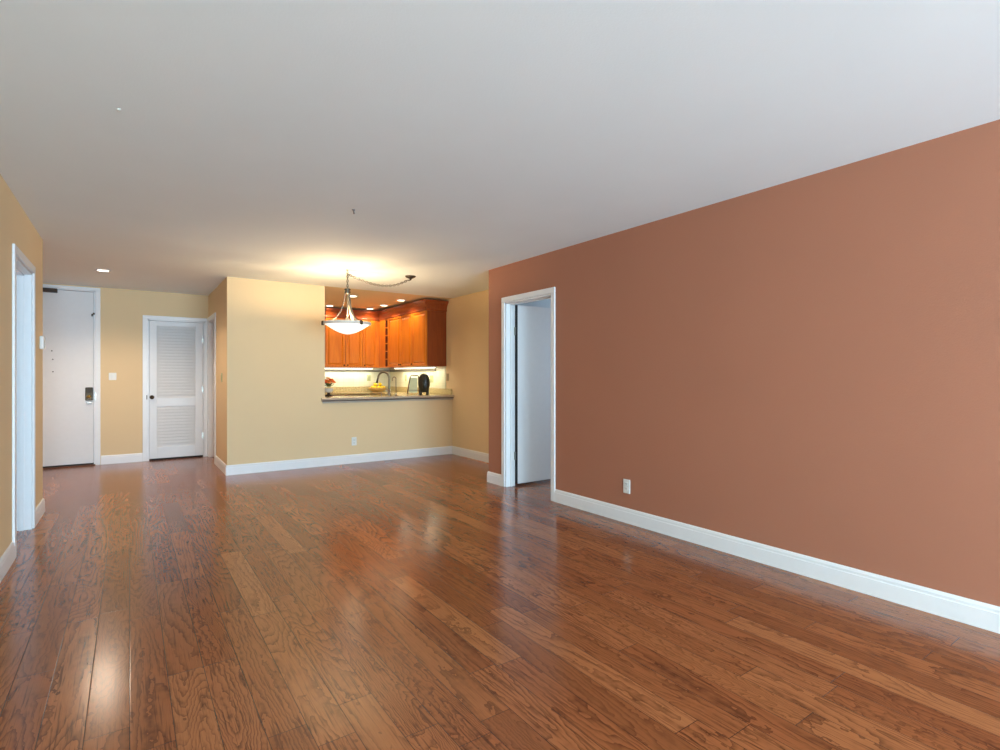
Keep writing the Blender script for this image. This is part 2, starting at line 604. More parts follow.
base2('baseboard_right', [(XR, D3[0] - .056), (XR, YB)], 'long white baseboard under the rust wall')
base2('baseboard_right_end', [(XD, YC), (XR, YC), (XR, D3[1] + .056)], 'short white baseboard piece left of the rust wall doorway')
base2('baseboard_dining', [(XH, D4[0] - CW), (XH, YF), (XD, YF), (XD, YC)], 'white baseboard around the dining corner below the pass-through')
base2('baseboard_entry', [(D1[1] + CW, YE), (D2[0] - CW, YE)], 'white baseboard between the front door and the louvred door')
base2('baseboard_left', [(XL, YB), (XL, D5[0] - CW)], 'white baseboard left of the left doorway')
base2('baseboard_left_end', [(XL, D5[1] + CW), (XL, YL), (XL - T - .3, YL)], 'short white baseboard piece at the end of the left wall')


def casing(m, a, b, z, axis, face, out, cw=CW, t=.016):
    """flat casing around an opening from a to b; axis is the wall's running direction"""
    def bx(p0, p1, z0, z1):
        lo, hi = sorted((face, face + out * t))
        if axis == 'x':
            m.box(p0, p1, lo, hi, z0, z1, .004)
        else:
            m.box(lo, hi, p0, p1, z0, z1, .004)
    bx(a - cw, a, 0, z)
    bx(b, b + cw, 0, z)
    bx(a - cw, b + cw, z, z + cw)
    return m


def jamb(m, a, b, z, axis, lo, hi, t=.018, stop=None):
    def bx(p0, p1, z0, z1, l=lo, h=hi):
        if axis == 'x':
            m.box(p0, p1, l, h, z0, z1)
        else:
            m.box(l, h, p0, p1, z0, z1)
    bx(a - .001, a + t, 0, z)
    bx(b - t, b + .001, 0, z)
    bx(a, b, z - t, z + .001)
    if stop:
        bx(a + t, a + t + .012, 0, z - t, *stop)
        bx(b - t - .012, b - t, 0, z - t, *stop)
        bx(a + t, b - t, z - t - .012, z - t, *stop)
    return m


def hinge(x, y, z, axis, parent, name='hinge', mat='nickel'):
    m = MB().tube([(x, y, z - .045), (x, y, z + .045)], .0065, 8)
    if axis == 'x':
        m.box(x - .02, x + .02, y - .002, y + .004, z - .045, z + .045)
    else:
        m.box(x - .004, x + .004, y - .02, y + .02, z - .045, z + .045)
    return m.build(name, mat, parent)


# --- front door (door_1)
d = struct(empty('door_1', ((D1[0] + D1[1]) / 2, YE, 0)), 'tall flat white front door with bronze keypad lock and closer', 'door')
m = MB()
m.box(D1[1], D1[1] + .055, YE - .016, YE, 0, 2.385, .003).box(D1[0] - .055, D1[0], YE - .016, YE, 0, 2.385, .003).box(D1[0] - .055, D1[1] + .055, YE - .016, YE, 2.385, 2.425, .003)
m.build('casing', 'trim', d)
jamb(MB(), D1[0], D1[1], 2.39, 'x', YE, YE + T, stop=(YE + .06, YE + .08)).build('jamb', 'trim', d)
leaf = MB().box(D1[0] + .022, D1[1] - .022, YE + .012, YE + .056, .03, 2.366, .002).build('leaf', 'door', d)
m = MB().box(-.495, -.412, YE - .016, YE + .012, .885, 1.065, .008)
lk = m.build('keypad_lock', 'bronze', d)
MB().box(-.482, -.425, YE - .021, YE - .015, .995, 1.05, .003).build('keypad', 'darkbrown', lk)
MB().lathe([(.0, 0), (.022, 0), (.024, .012), (.018, .022), (0, .024)], seg=20).xform(Matrix.Translation((-.453, YE - .016, .94)) @ Matrix.Rotation(math.pi / 2, 4, 'X')).build('thumb_turn', 'brass', lk, True)
MB().box(-.487, -.42, YE - .03, YE + .012, .845, .868, .006).build('latch_lever', 'nickel', d)
m = MB().box(-1.22, -.785, YE - .05, YE + .012, 2.322, 2.374, .004)
dc = m.build('door_closer', 'darkbrown', d)
MB().tube([(-.95, YE - .03, 2.374), (-.95, YE - .03, 2.395), (-.98, YE - .02, 2.40)], .008, 8).build('closer_arm', 'darkbrown', dc)
for x, z in ((-.845, 1.553), (-.835, 1.44), (-.833, 1.277)):
    MB().lathe([(0, 0), (.008, 0), (.008, .004), (0, .005)], seg=12).xform(Matrix.Translation((x, YE + .012, z)) @ Matrix.Rotation(math.pi / 2, 4, 'X')).build('screw_hole', 'black', d)
m = MB().box(-.415, -.392, YE - .008, YE + .012, 2.06, 2.085, .003).box(-.43, -.412, YE - .004, YE + .012, 2.035, 2.07, .003)
m.build('door_guard', 'bronze', d)
MB().box(D1[1] - .006, D1[1] + .006, YE - .018, YE - .004, .89, .99).build('strike_plate', 'nickel', d)
MB().box(D1[0], D1[1], YE - .035, YE + .07, 0, .014, .005).build('threshold', 'wood', d)
MB().box(D1[0] + .02, D1[1] - .02, YE + .02, YE + .05, .012, .03).build('door_sweep', 'black', d)

# --- louvred door (door_2)
d = struct(empty('door_2', ((D2[0] + D2[1]) / 2, YE, 0)), 'white louvred closet door with a dark round knob', 'door')
m = MB()
m.box(D2[0] - CW, D2[0], YE - .016, YE, 0, 2.04, .004).box(D2[1], XH, YE - .016, YE, 0, 2.04, .004).box(D2[0] - CW, XH, YE - .016, YE, 2.04, 2.04 + CW - .01, .004)
m.build('casing', 'trim', d)
jamb(MB(), D2[0], D2[1], 2.04, 'x', YE, YE + T, stop=(YE + .06, YE + .08)).build('jamb', 'trim', d)
a, b = D2[0] + .022, D2[1] - .022
pa, pb = .322, .805
f = MB()
y0, y1 = YE + .012, YE + .047
f.box(a, pa, y0, y1, .025, 2.018, .003).box(pb, b, y0, y1, .025, 2.018, .003)
f.box(pa, pb, y0, y1, .025, .19, .003).box(pa, pb, y0, y1, .775, .90, .003).box(pa, pb, y0, y1, 1.95, 2.018, .003)
lf = f.build('leaf', 'door', d)


def slats(z0, z1):
    m = MB()
    n = int(round((z1 - z0) / .044))
    for i in range(n):
        z = z0 + (i + .5) * (z1 - z0) / n
        g = MB().box(pa - .006, pb + .006, -.028, .028, -.003, .003, .002, 1)
        g.xform(Matrix.Translation((0, (y0 + y1) / 2, z)) @ Matrix.Rotation(math.radians(62), 4, 'X'))
        me = bpy.data.meshes.new('t')
        g.bm.to_mesh(me)
        g.bm.free()
        m.bm.from_mesh(me)
        bpy.data.meshes.remove(me)
    return m


slats(.19, .775).build('louver_panel', 'door', d)
slats(.90, 1.95).build('louver_panel', 'door', d)
kn = MB().lathe([(0, 0), (.027, 0), (.027, .006), (.011, .012), (.011, .03), (.024, .038), (.029, .052), (.024, .064), (0, .068)], seg=24).xform(Matrix.Translation((.262, YE + .012, .915)) @ Matrix.Rotation(math.pi / 2, 4, 'X')).build('knob', 'bronze', d, True)
tag(kn, 'dark round door knob')
MB().box(.196, .206, YE - .02, YE - .01, .885, .945).build('strike_plate', 'bronze', d)
for z in (.33, 1.02, 1.76):
    hinge(b + .008, YE + .006, z, 'x', d)
MB().box(a, b, YE + .02, YE + .045, .001, .025).build('gap_shade', 'black', d)  # black bar stands for the darkness under the door

# --- doorway in the rust wall (door_3)
d = struct(empty('door_3', (XR, sum(D3) / 2, 0)), 'doorway in the rust wall with its white door standing open', 'door')
casing(MB(), D3[0], D3[1], 2.03, 'y', XR, -1, .056).build('casing', 'trim', d)
jamb(MB(), D3[0], D3[1], 2.03, 'y', XR, XR + T, stop=(XR + .055, XR + .075)).build('jamb', 'trim', d)
hx = XR + T - .004
MB().box(hx, hx + .75, D3[1] - .018 - .038, D3[1] - .02, .028, 2.005, .002).build('leaf', 'door', d)
MB().box(hx - .004, hx + .011, D3[1] - .0575, D3[1] - .03, .028, 2.005).build('dark_edge_strip', 'black', d)  # black strip stands in for the shaded gap beside the hinges
for z in (.335, 1.716):
    hinge(hx - .006, D3[1] - .024, z, 'y', d)
kn = MB().lathe([(0, 0), (.027, 0), (.027, .006), (.011, .012), (.011, .03), (.024, .038), (.029, .052), (.024, .064), (0, .068)], seg=24).xform(Matrix.Translation((hx + .69, D3[1] - .056, .93)) @ Matrix.Rotation(math.pi / 2, 4, 'X')).build('knob', 'bronze', d, True)

# --- side door of the hall (door_4)
d = struct(empty('door_4', (XH, sum(D4) / 2, 0)), 'narrow white door in the side wall right of the louvred door', 'door')
m = MB()
m.box(XH - .016, XH, D4[0] - CW, D4[0], 0, 2.04, .004).box(XH - .016, XH, D4[1], YE - .001, 0, 2.04, .004).box(XH - .016, XH, D4[0] - CW, YE - .001, 2.04, 2.1, .004)
m.build('casing', 'trim', d)
jamb(MB(), D4[0], D4[1], 2.04, 'y', XH, XH + T, stop=(XH + .03, XH + .05)).build('jamb', 'trim', d)
MB().box(XH + .052, XH + .09, D4[0] + .02, D4[1] - .02, .012, 2.018, .002).build('leaf', 'door', d)

# --- doorway in the left wall (door_5)
d = struct(empty('door_5', (XL, sum(D5) / 2, 0)), 'doorway with white casing in the left wall', 'door')
casing(MB(), D5[0], D5[1], 2.04, 'y', XL, 1).build('casing', 'trim', d)
casing(MB(), D5[0], D5[1], 2.04, 'y', XL - T, -1).build('casing', 'trim', d)
jamb(MB(), D5[0], D5[1], 2.04, 'y', XL - T, XL, stop=(XL - .075, XL - .045)).build('jamb', 'trim', d)


# ------------------------------------------------------------------ wall plates
def plate_thing(name, loc, ang, label, cat, group=None, mat='plate', w=.072, h=.116, kind='outlet'):
    """built facing -Y at the origin, then turned"""
    o = empty(name, loc)
    tag(o, label, cat, group)
    X = Matrix.Translation(loc) @ Matrix.Rotation(ang, 4, 'Z')
    MB().box(-w / 2, w / 2, -.007, .0, -h / 2, h / 2, .003).xform(X).build('cover_plate', mat, o)
    if kind == 'outlet':
        for s in (-1, 1):
            r = MB().box(-.017, .017, -.0095, -.006, s * .02 - .014, s * .02 + .014, .003).xform(X).build('receptacle', mat, o)
            MB().box(-.008, -.0055, -.0105, -.009, s * .02 - .002, s * .02 + .008).box(.0055, .008, -.0105, -.009, s * .02 - .002, s * .02 + .008).box(-.0025, .0025, -.0105, -.009, s * .02 - .011, s * .02 - .006).xform(X).build('slots', 'slot', r)
    elif kind == 'switch':
        n = 2 if w > .09 else 1
        for i in range(n):
            cx = (i - (n - 1) / 2) * .046
            MB().box(cx - .017, cx + .017, -.012, -.006, -.033, .033, .003).xform(X).build('rocker', mat, o)
    return o


R90 = math.pi / 2
plate_thing('wall_outlet', (2.575, YF, .306), 0, 'small white outlet low on the yellow wall below the pass-through', 'outlet')
plate_thing('wall_outlet', (XR, 3.008, .303), -R90, 'white outlet low on the rust wall above the baseboard', 'outlet')
plate_thing('wall_outlet', (XD, 6.14, .296), -R90, 'white outlet on the yellow wall, half hidden by the rust wall end', 'outlet')
plate_thing('light_switch', (-.195, YE, 1.214), 0, 'white light switch between front door and louvred door', 'light switch', w=.085, h=.1, kind='switch')
plate_thing('light_switch', (XH, 7.69, 1.2), -R90, 'light switch on the narrow hall side wall', 'light switch', mat='almond', kind='switch')
plate_thing('wall_outlet', (3.717, YK - .012, 1.183), 0, 'pale outlet on kitchen back wall tiles left of the arched faucet', 'outlet', mat='almond')
plate_thing('wall_outlet', (XD - .012, 8.937, 1.183), -R90, 'pale outlet on kitchen tiles left of the framed glass panel', 'outlet', mat='almond')
plate_thing('wall_outlet', (XD - .012, 7.93, 1.17), -R90, 'pale wide outlet on kitchen tiles right of the black oval ornament', 'outlet', mat='almond', w=.116)
plate_thing('light_switch', (XD, 7.4, 1.2), -R90, 'taupe light switch under the right end of the wall cabinets', 'light switch', mat='taupe', kind='switch')
# thermostat-like chime box on the left wall end
o = empty('wall_box', (XL, 6.08, 1.51))
tag(o, 'small white plastic box on the end of the left wall', 'wall box')
MB().box(XL, XL + .03, 6.035, 6.125, 1.452, 1.568, .008, 3).build('case', 'plate', o)
MB().box(XL + .03, XL + .032, 6.05, 6.11, 1.47, 1.49).build('vent', 'plate', o)


# ------------------------------------------------------------------ recessed lights
def can(name, x, y, label, power, group):
    o = empty(name, (x, y, H))
    tag(o, label, 'ceiling light', group)
    MB().lathe([(.055, -.001), (.078, -.001), (.078, -.006), (.070, -.010), (.055, -.010)][::-1] + [(.055, -.010)], (x, y, H), 28).build('trim_ring', 'trim', o, True)
    MB().lathe([(0, -.0085), (.056, -.0085), (.056, -.002), (0, -.002)], (x, y, H), 28).build('lens', 'lens', o)
    s = spot('lamp', (0, 0, -.03), power, WARM if group else (1, .8, .6), 150, o)
    s.data.shadow_soft_size = .055 if group else .085
    return o


can('recessed_light', -.252, 7.617, 'round recessed light lit in the entry hall ceiling', 110, None)
can('recessed_light', 2.781, 7.892, 'recessed kitchen light right beside the pendant lamp chain', 24, 'recessed kitchen ceiling lights')
can('recessed_light', 2.835, 9.2, 'recessed kitchen light cut by the edge of the pass-through wall', 18, 'recessed kitchen ceiling lights')
can('recessed_light', 3.56, 9.2, 'recessed kitchen light nearest the inner cabinet corner', 18, 'recessed kitchen ceiling lights')
can('recessed_light', 3.585, 8.62, 'recessed kitchen light, middle of the row along the right cabinets', 20, 'recessed kitchen ceiling lights')
can('recessed_light', 3.57, 7.885, 'recessed kitchen light nearest the near end of the right cabinets', 24, 'recessed kitchen ceiling lights')

# ------------------------------------------------------------------ kitchen cabinets
CZ0, CZ1 = 1.375, 2.255
FX, FY = 3.80, 9.35        # door faces of the right run and the back run


def panel_door(w, h, mat='cherry'):
    """raised panel door, lying in XZ, face towards -Y, lower left corner at the origin, 20 mm thick"""
    m = MB()
    bm = m.bm
    m.box(0, w, -.006, .02, 0, h)
    f = min(bm.faces, key=lambda q: q.calc_center_median().y)
    st = min(.05, w * .17)
    bmesh.ops.inset_region(bm, faces=[f], thickness=st, depth=0)
    bmesh.ops.inset_region(bm, faces=[f], thickness=.020, depth=-.017)
    bmesh.ops.inset_region(bm, faces=[f], thickness=min(.035, w * .1), depth=.014)
    return m


def door_on(parent, w, h, mtx, knob_x):
    dr = panel_door(w, h).xform(mtx).build('door', 'cherry', parent)
    k = MB().lathe([(0, 0), (.007, 0), (.006, .012), (.013, .018), (.013, .026), (0, .03)], seg=14).xform(mtx @ Matrix.Translation((knob_x, 0, .035)) @ Matrix.Rotation(math.pi / 2, 4, 'X'))
    k.build('knob', 'bronze', dr, True)
    return dr


HB = CZ1 - CZ0
# back run
o = tag(empty('wall_cabinet', (3.14, YK, CZ0)), 'two door cherry wall cabinet on the kitchen back wall behind the pendant bowl', 'cabinet')
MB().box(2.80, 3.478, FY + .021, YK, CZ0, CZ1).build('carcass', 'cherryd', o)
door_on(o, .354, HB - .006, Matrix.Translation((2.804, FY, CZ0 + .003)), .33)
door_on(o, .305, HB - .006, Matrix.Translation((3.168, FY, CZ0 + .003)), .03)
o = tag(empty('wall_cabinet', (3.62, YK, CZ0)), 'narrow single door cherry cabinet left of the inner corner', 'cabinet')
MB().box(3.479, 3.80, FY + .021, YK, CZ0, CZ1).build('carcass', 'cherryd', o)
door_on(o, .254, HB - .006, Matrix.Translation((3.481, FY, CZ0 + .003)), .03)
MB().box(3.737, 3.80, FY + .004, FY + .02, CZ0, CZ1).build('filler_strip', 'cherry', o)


def RM(y, z):
    """door frame of the right run: local x runs towards the camera (-Y), face towards -X"""
    return Matrix.Translation((FX, y, z)) @ Matrix.Rotation(-R90, 4, 'Z')


o = tag(empty('wall_cabinet', (XD, 9.24, CZ0)), 'blank cherry corner panel cabinet left of the wine cubbies', 'cabinet')
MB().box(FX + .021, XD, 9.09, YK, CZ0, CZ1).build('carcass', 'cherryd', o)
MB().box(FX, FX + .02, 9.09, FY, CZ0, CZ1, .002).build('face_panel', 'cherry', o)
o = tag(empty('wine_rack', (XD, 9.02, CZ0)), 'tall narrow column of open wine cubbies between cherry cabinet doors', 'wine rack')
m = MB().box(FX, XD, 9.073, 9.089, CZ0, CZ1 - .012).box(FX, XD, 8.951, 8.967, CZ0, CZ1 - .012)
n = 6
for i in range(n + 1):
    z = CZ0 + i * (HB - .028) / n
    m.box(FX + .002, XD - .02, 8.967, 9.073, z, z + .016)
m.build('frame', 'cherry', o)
MB().box(XD - .02, XD, 8.967, 9.073, CZ0, CZ1 - .012).box(FX + .003, XD - .02, 9.069, 9.0735, CZ0 + .001, CZ1 - .012).box(FX + .003, XD - .02, 8.9665, 8.971, CZ0 + .001, CZ1 - .012).build('shade_lining', 'shadewood', o)
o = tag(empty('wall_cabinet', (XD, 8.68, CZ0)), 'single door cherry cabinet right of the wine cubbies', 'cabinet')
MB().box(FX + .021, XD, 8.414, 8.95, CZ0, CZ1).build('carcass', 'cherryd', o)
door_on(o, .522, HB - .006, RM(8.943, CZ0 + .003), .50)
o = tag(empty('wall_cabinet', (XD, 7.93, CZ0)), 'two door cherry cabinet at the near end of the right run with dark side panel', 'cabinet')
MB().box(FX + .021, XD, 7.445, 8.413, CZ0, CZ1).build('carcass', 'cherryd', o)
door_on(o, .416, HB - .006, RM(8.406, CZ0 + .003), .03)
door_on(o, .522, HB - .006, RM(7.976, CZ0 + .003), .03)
# crown moulding around the top of the whole run
CP = [(0, 2.245), (.014, 2.245), (.02, 2.262), (.014, 2.275), (.016, 2.30), (.03, 2.335), (.055, 2.365), (.066, 2.372), (.066, 2.382), (.078, 2.388), (.078, 2.408), (0, 2.408)]
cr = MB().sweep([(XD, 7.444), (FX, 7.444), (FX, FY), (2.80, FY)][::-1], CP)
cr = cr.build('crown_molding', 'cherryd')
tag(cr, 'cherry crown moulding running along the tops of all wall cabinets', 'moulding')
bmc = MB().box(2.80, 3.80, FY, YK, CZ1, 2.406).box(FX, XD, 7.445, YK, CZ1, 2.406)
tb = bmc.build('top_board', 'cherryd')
tb.parent = cr

# under cabinet lights
def bar(name, x0, x1, y0, y1, label, power, rot):
    o = tag(empty(name, ((x0 + x1) / 2, (y0 + y1) / 2, CZ0)), label, 'cabinet light', 'under cabinet lights')
    MB().box(x0, x1, y0, y1, CZ0 - .018, CZ0, .003).build('housing', 'plate', o)
    MB().box(x0 + .01, x1 - .01, y0 + .01, y1 - .01, CZ0 - .026, CZ0 - .017, .003).build('lens', 'tube', o)
    a = area('lamp', (0, 0, -.03), (0, 0, 0), x1 - x0 - .02, y1 - y0 - .02, power, (1.0, .96, .72))
    a.parent = o
    return o


bar('under_cabinet_light', 2.82, 3.74, 9.50, 9.56, 'lit strip under the back wall cabinets', 3.6, 0)
bar('under_cabinet_light', 3.96, 4.02, 8.44, 9.06, 'lit strip under the single door cabinet on the right run', 3.5, 0)
bar('under_cabinet_light', 3.96, 4.02, 7.54, 8.40, 'lit strip under the near end of the right cabinets', 3.8, 0)

# tiles and outlet strips
struct(MB().box(XH + T, XD - .012, YK - .012, YK - .0005, 1.02, CZ0).build('wall_tiles_back', 'tile'), 'cream tiles on the kitchen back wall', 'backsplash')
struct(MB().box(XD - .012, XD - .0005, 7.455, YK - .012, 1.02, CZ0).build('wall_tiles_right', 'tile'), 'cream tiles on the right kitchen wall', 'backsplash')
o = MB().box(2.78, XD - .04, YK - .034, YK - .012, 1.300, 1.33, .003).build('outlet_strip', 'strip')
tag(o, 'thin grey outlet strip along the tiles of the kitchen back wall', 'outlet strip')
o = MB().box(XD - .034, XD - .012, 7.78, YK - .04, 1.300, 1.33, .003).build('outlet_strip', 'strip')
tag(o, 'thin grey outlet strip along the tiles under the right cabinets', 'outlet strip')

# countertops
ZT = .925
YO = 7.205
SX0, SX1, SY0, SY1 = 2.70, 3.20, 7.54, 7.78
ct = tag(empty('countertop', (3.1, 7.6, ZT)), 'speckled granite countertop with rounded edge lying on the pass-through half wall', 'countertop')
m = MB()
m.box(XO + .003, SX0, YO, 7.86, ZT - .035, ZT).box(SX1, XD - .002, YO, 7.86, ZT - .035, ZT)
m.box(SX0, SX1, YO, SY0, ZT - .035, ZT).box(SX0, SX1, SY1, 7.86, ZT - .035, ZT)
m.build('slab', 'granite', ct)
MB().tube([(2.115, YO, ZT - .0175), (XD - .002, YO, ZT - .0175)], .0175, 12).box(2.115, XO + .003, YO, YF - .001, ZT - .035, ZT, .006).build('bullnose_edge', 'edge', ct)
MB().box(2.125, XD - .002, YO + .005, YF - .001, ZT - .050, ZT - .0355, .002).build('dark_edge_strip', 'edged', ct)
MB().box(2.135, XD - .002, YO + .02, YF - .001, ZT - .074, ZT - .051, .004).build('apron', 'apron', ct)
o = tag(empty('countertop', (3.8, 8.8, ZT)), 'granite countertop along the tiled wall under the right cabinets', 'countertop')
MB().box(3.5, XD - .002, 7.862, 9.038, ZT - .035, ZT).build('slab', 'granite', o)
o = tag(empty('countertop', (2.6, 9.3, ZT)), 'granite countertop under the back wall cabinets, holding the fruit basket', 'countertop')
MB().box(XH + T, XD - .002, 9.04, YK - .001, ZT - .028, ZT).build('slab', 'granite', o)
o = MB().box(XD - .022, XD - .001, YF - .005, YK - .023, ZT + .001, 1.018, .003).build('granite_strip', 'granite')
tag(o, 'low granite strip along the right kitchen wall above the counter', 'granite strip')
o = MB().box(XH + T, XD - .001, YK - .022, YK - .001, ZT + .001, 1.018, .003).build('granite_strip', 'granite')
tag(o, 'low granite strip along the kitchen back wall above the counter', 'granite strip')
# sink, faucets
m = MB().box(SX0 - .004, SX0, SY0, SY1, .72, ZT - .036).box(SX1, SX1 + .004, SY0, SY1, .72, ZT - .036).box(SX0, SX1, SY0 - .004, SY0, .72, ZT - .036).box(SX0, SX1, SY1, SY1 + .004, .72, ZT - .036).box(SX0, SX1, SY0, SY1, .716, .72)
o = m.build('kitchen_sink', 'steel')
tag(o, 'stainless sink sunk into the granite counter beside the arched faucet', 'sink')
# base cabinets that show just behind the counters
o = tag(empty('base_cabinet', (2.4, 9.3, 0)), 'cherry base cabinet run under the back counter, seen as a dark strip', 'cabinet')
MB().box(1.6, 3.5, 9.10, YK - .001, .1, ZT - .029).build('carcass', 'cherryd', o)
for i in range(4):
    dr = panel_door(.46, .15).xform(Matrix.Translation((1.61 + i * .475, 9.08, .735))).build('drawer', 'shadewood', o)  # fronts coloured dark to stand for shadow below the counter


def arc(c, d, r, a0, a1, n):
    """points on an arc in the vertical plane through c along direction d"""
    d = Vector(d).normalized()
    return [Vector(c) + d * (r * math.cos(a0 + (a1 - a0) * i / n)) + Vector((0, 0, r * math.sin(a0 + (a1 - a0) * i / n))) for i in range(n + 1)]


fx, fy = 3.19, 7.47
dv = Vector((-.55, .83, 0)).normalized()
o = tag(empty('kitchen_faucet', (fx, fy, ZT)), 'tall arched nickel faucet beside the yellow fruit basket', 'faucet')
b0 = Vector((fx, fy, ZT))
R = .098
top = b0 + Vector((0, 0, .255))
pts = [b0 + Vector((0, 0, .03)), b0 + Vector((0, 0, .12)), b0 + Vector((0, 0, .2))] + arc(top + dv * R, -dv, R, 0, math.pi * .94, 16)
MB().lathe([(0, 0), (.028, 0), (.028, .012), (.02, .03), (.018, .1), (.0, .1)], b0, 18).build('base', 'nickel', o, True)
MB().tube(pts, .0145, 12).build('spout', 'faucet', o, True)
e = pts[-1]
ed = (pts[-1] - pts[-2]).normalized()
MB().tube([e - ed * .005, e + ed * .05, e + ed * .085], [.013, .016, .018], 12).build('spray_head', 'darknickel', o, True)
lv = Vector((-.83, -.3, 0)).normalized()
MB().tube([b0 + Vector((0, 0, .055)), b0 + lv * .035 + Vector((0, 0, .06)), b0 + lv * .06 + Vector((0, 0, .1))], [.013, .011, .006], 10).build('lever', 'nickel', o, True)
o = tag(empty('water_tap', (3.30, 7.47, ZT)), 'slim filtered water tap right of the arched faucet', 'faucet')
b1 = Vector((3.30, 7.47, ZT))
pts = [b1 + Vector((0, 0, .02)), b1 + Vector((0, 0, .15)), b1 + Vector((0, 0, .245))] + arc(b1 + Vector((0, 0, .25)) + dv * .03, -dv, .03, 0, math.pi * 1.05, 10)
pts.append(pts[-1] + Vector((0, 0, -.025)))
MB().lathe([(0, 0), (.016, 0), (.016, .02), (.009, .04), (0, .04)], b1, 14).build('base', 'nickel', o, True)
MB().tube(pts, .0075, 10).build('spout', 'faucet', o, True)
o = tag(empty('soap_pump', (3.06, 7.45, ZT)), 'tiny metal soap pump on the counter in front of the fruit basket', 'soap pump')
b2 = Vector((3.06, 7.45, ZT))
MB().lathe([(0, 0), (.014, 0), (.014, .012), (.007, .018), (.007, .045), (0, .045)], b2, 14).build('base', 'nickel', o, True)
MB().tube([b2 + Vector((0, 0, .048)), b2 + Vector((-.015, .03, .05)), b2 + Vector((-.025, .05, .044))], .006, 8).build('nozzle', 'nickel', o, True)

# fruit basket with lemons
bx, by = 3.80, 9.44
o = tag(empty('fruit_basket', (bx, by, ZT)), 'low tan basket piled with yellow lemons on the back counter', 'basket')
MB().lathe([(.0, 0), (.09, 0), (.096, .008), (.145, .04), (.165, .07), (.16, .073), (.14, .044), (.09, .014), (0, .014)], (bx, by, ZT), 28).build('bowl', 'basket', o, True)
MB().tube([(bx + .163 * math.cos(k * math.pi / 12), by + .163 * math.sin(k * math.pi / 12), ZT + .071) for k in range(24)], .008, 8, True).build('rim', 'basket', o, True)
spots = [(-.085, -.05, .08, 'lemon at the left front of the tan basket'), (.0, -.085, .08, 'lemon at the middle front of the tan basket'), (.085, -.05, .08, 'lemon at the right front of the tan basket'),
         (.0, .0, .066, 'lemon buried in the middle of the tan basket'), (-.075, .06, .08, 'lemon at the left back of the tan basket'), (.075, .06, .08, 'lemon at the right back of the tan basket'),
         (-.045, -.01, .136, 'lemon on top of the pile, to the left'), (.05, .0, .138, 'lemon on top of the pile, to the right')]
first = None
for i, (px, py, pz, lab) in enumerate(spots):
    rot = Matrix.Rotation(i * 1.1, 3, 'Z')
    if first is None:
        m = MB().lathe([(0, -.048), (.008, -.044), (.022, -.033), (.031, -.012), (.032, .008), (.026, .026), (.012, .039), (.007, .045), (0, .049)], seg=18)
        m.xform(Matrix.Rotation(R90, 4, 'Y'))
        L = m.build('lemon', 'lemon', None, True)
        first = L
    else:
        L = first.copy()
        COL.objects.link(L)
    L.location = (bx + px, by + py, ZT + pz)
    L.rotation_euler = (.2 * math.sin(i * 2), .25 * math.cos(i * 3), i * 1.1)
    tag(L, 'yellow ' + lab, 'lemon', 'lemons in the basket')

# flowers at the left of the pass-through
fx2, fy2 = 2.375, 7.76
o = tag(empty('flower_pot', (fx2, fy2, ZT)), 'red and orange flowers in a pale footed pot beside the pass-through wall', 'flowers')
MB().lathe([(0, 0), (.05, 0), (.05, .012), (.022, .03), (.02, .05), (.034, .058), (0, .058)], (fx2, fy2, ZT), 24).build('foot', 'darkbrown', o, True)
MB().lathe([(0, .056), (.045, .056), (.062, .08), (.068, .115), (.063, .115), (.056, .085), (0, .08)], (fx2, fy2, ZT), 24).build('pot', 'pot', o, True)
rnd = random.Random(3)
for i in range(16):
    a = rnd.uniform(0, 6.28)
    rr = .088 * math.sqrt(rnd.random())
    z = ZT + .165 + .105 * math.sqrt(max(0, 1 - (rr / .095) ** 2)) * rnd.uniform(.5, 1)
    m = MB()
    c0 = Vector((fx2 + rr * math.cos(a), fy2 + rr * math.sin(a), z))
    for k in range(6):
        t = k * math.pi / 3
        m.sphere(c0 + Vector((.018 * math.cos(t), .018 * math.sin(t), .004)), .016, 1, 1, .6, 8, 6)
    m.sphere(c0, .012, 1, 1, 1, 8, 6)
    m.build('blossom', 'red' if i % 2 else 'orange', o, True)
m = MB()
for i in range(12):
    a = i * .53
    r0 = Matrix.Rotation(a, 3, 'Z') @ Matrix.Rotation(-.5 - .3 * (i % 3), 3, 'Y')
    m.sphere(Vector((fx2, fy2, ZT + .13)) + r0 @ Vector((.055, 0, 0)), .045, 1, .35, .1, 10, 6, r0)
m.build('leaves', 'leaf', o, True)

# framed glass panel on the counter
o = tag(empty('glass_panel', (3.66, 7.62, ZT)), 'pale glass panel in a thin dark metal frame left of the black ornament', 'glass panel')
px_, py_ = 3.68, 7.68
ax = Vector((.82, -.57, 0))           # across the view
bk = Vector((.57, .82, 0))
P0 = Vector((px_, py_, ZT))


def fp(u, v, b):
    return P0 + ax * u + bk * b + Vector((0, 0, v))


MB().tube([fp(-.085, .006, -.03), fp(-.065, .15, 0), fp(-.045, .285, .03), fp(-.035, .3, .034), fp(.07, .3, .034), fp(.085, .285, .03), fp(.095, .15, 0), fp(.105, .006, -.03)], .009, 10).build('frame', 'darkbrown', o, True)
m = MB()
vs = [m.bm.verts.new(fp(*q)) for q in ((-.06, .03, -.022), (.075, .03, -.022), (.065, .265, .024), (-.045, .265, .024), (-.06, .03, -.016), (.075, .03, -.016), (.065, .265, .03), (-.045, .265, .03))]
for q in ((0, 1, 2, 3), (7, 6, 5, 4), (0, 4, 5, 1), (1, 5, 6, 2), (2, 6, 7, 3), (3, 7, 4, 0)):
    m.bm.faces.new([vs[i] for i in q])
m.build('pane', 'pale', o)
MB().tube([fp(-.082, .012, -.03), fp(.10, .012, -.03)], .006, 8).tube([fp(-.074, .07, -.014), fp(.09, .07, -.014)], .004, 8).build('cross_bar', 'darkbrown', o, True)

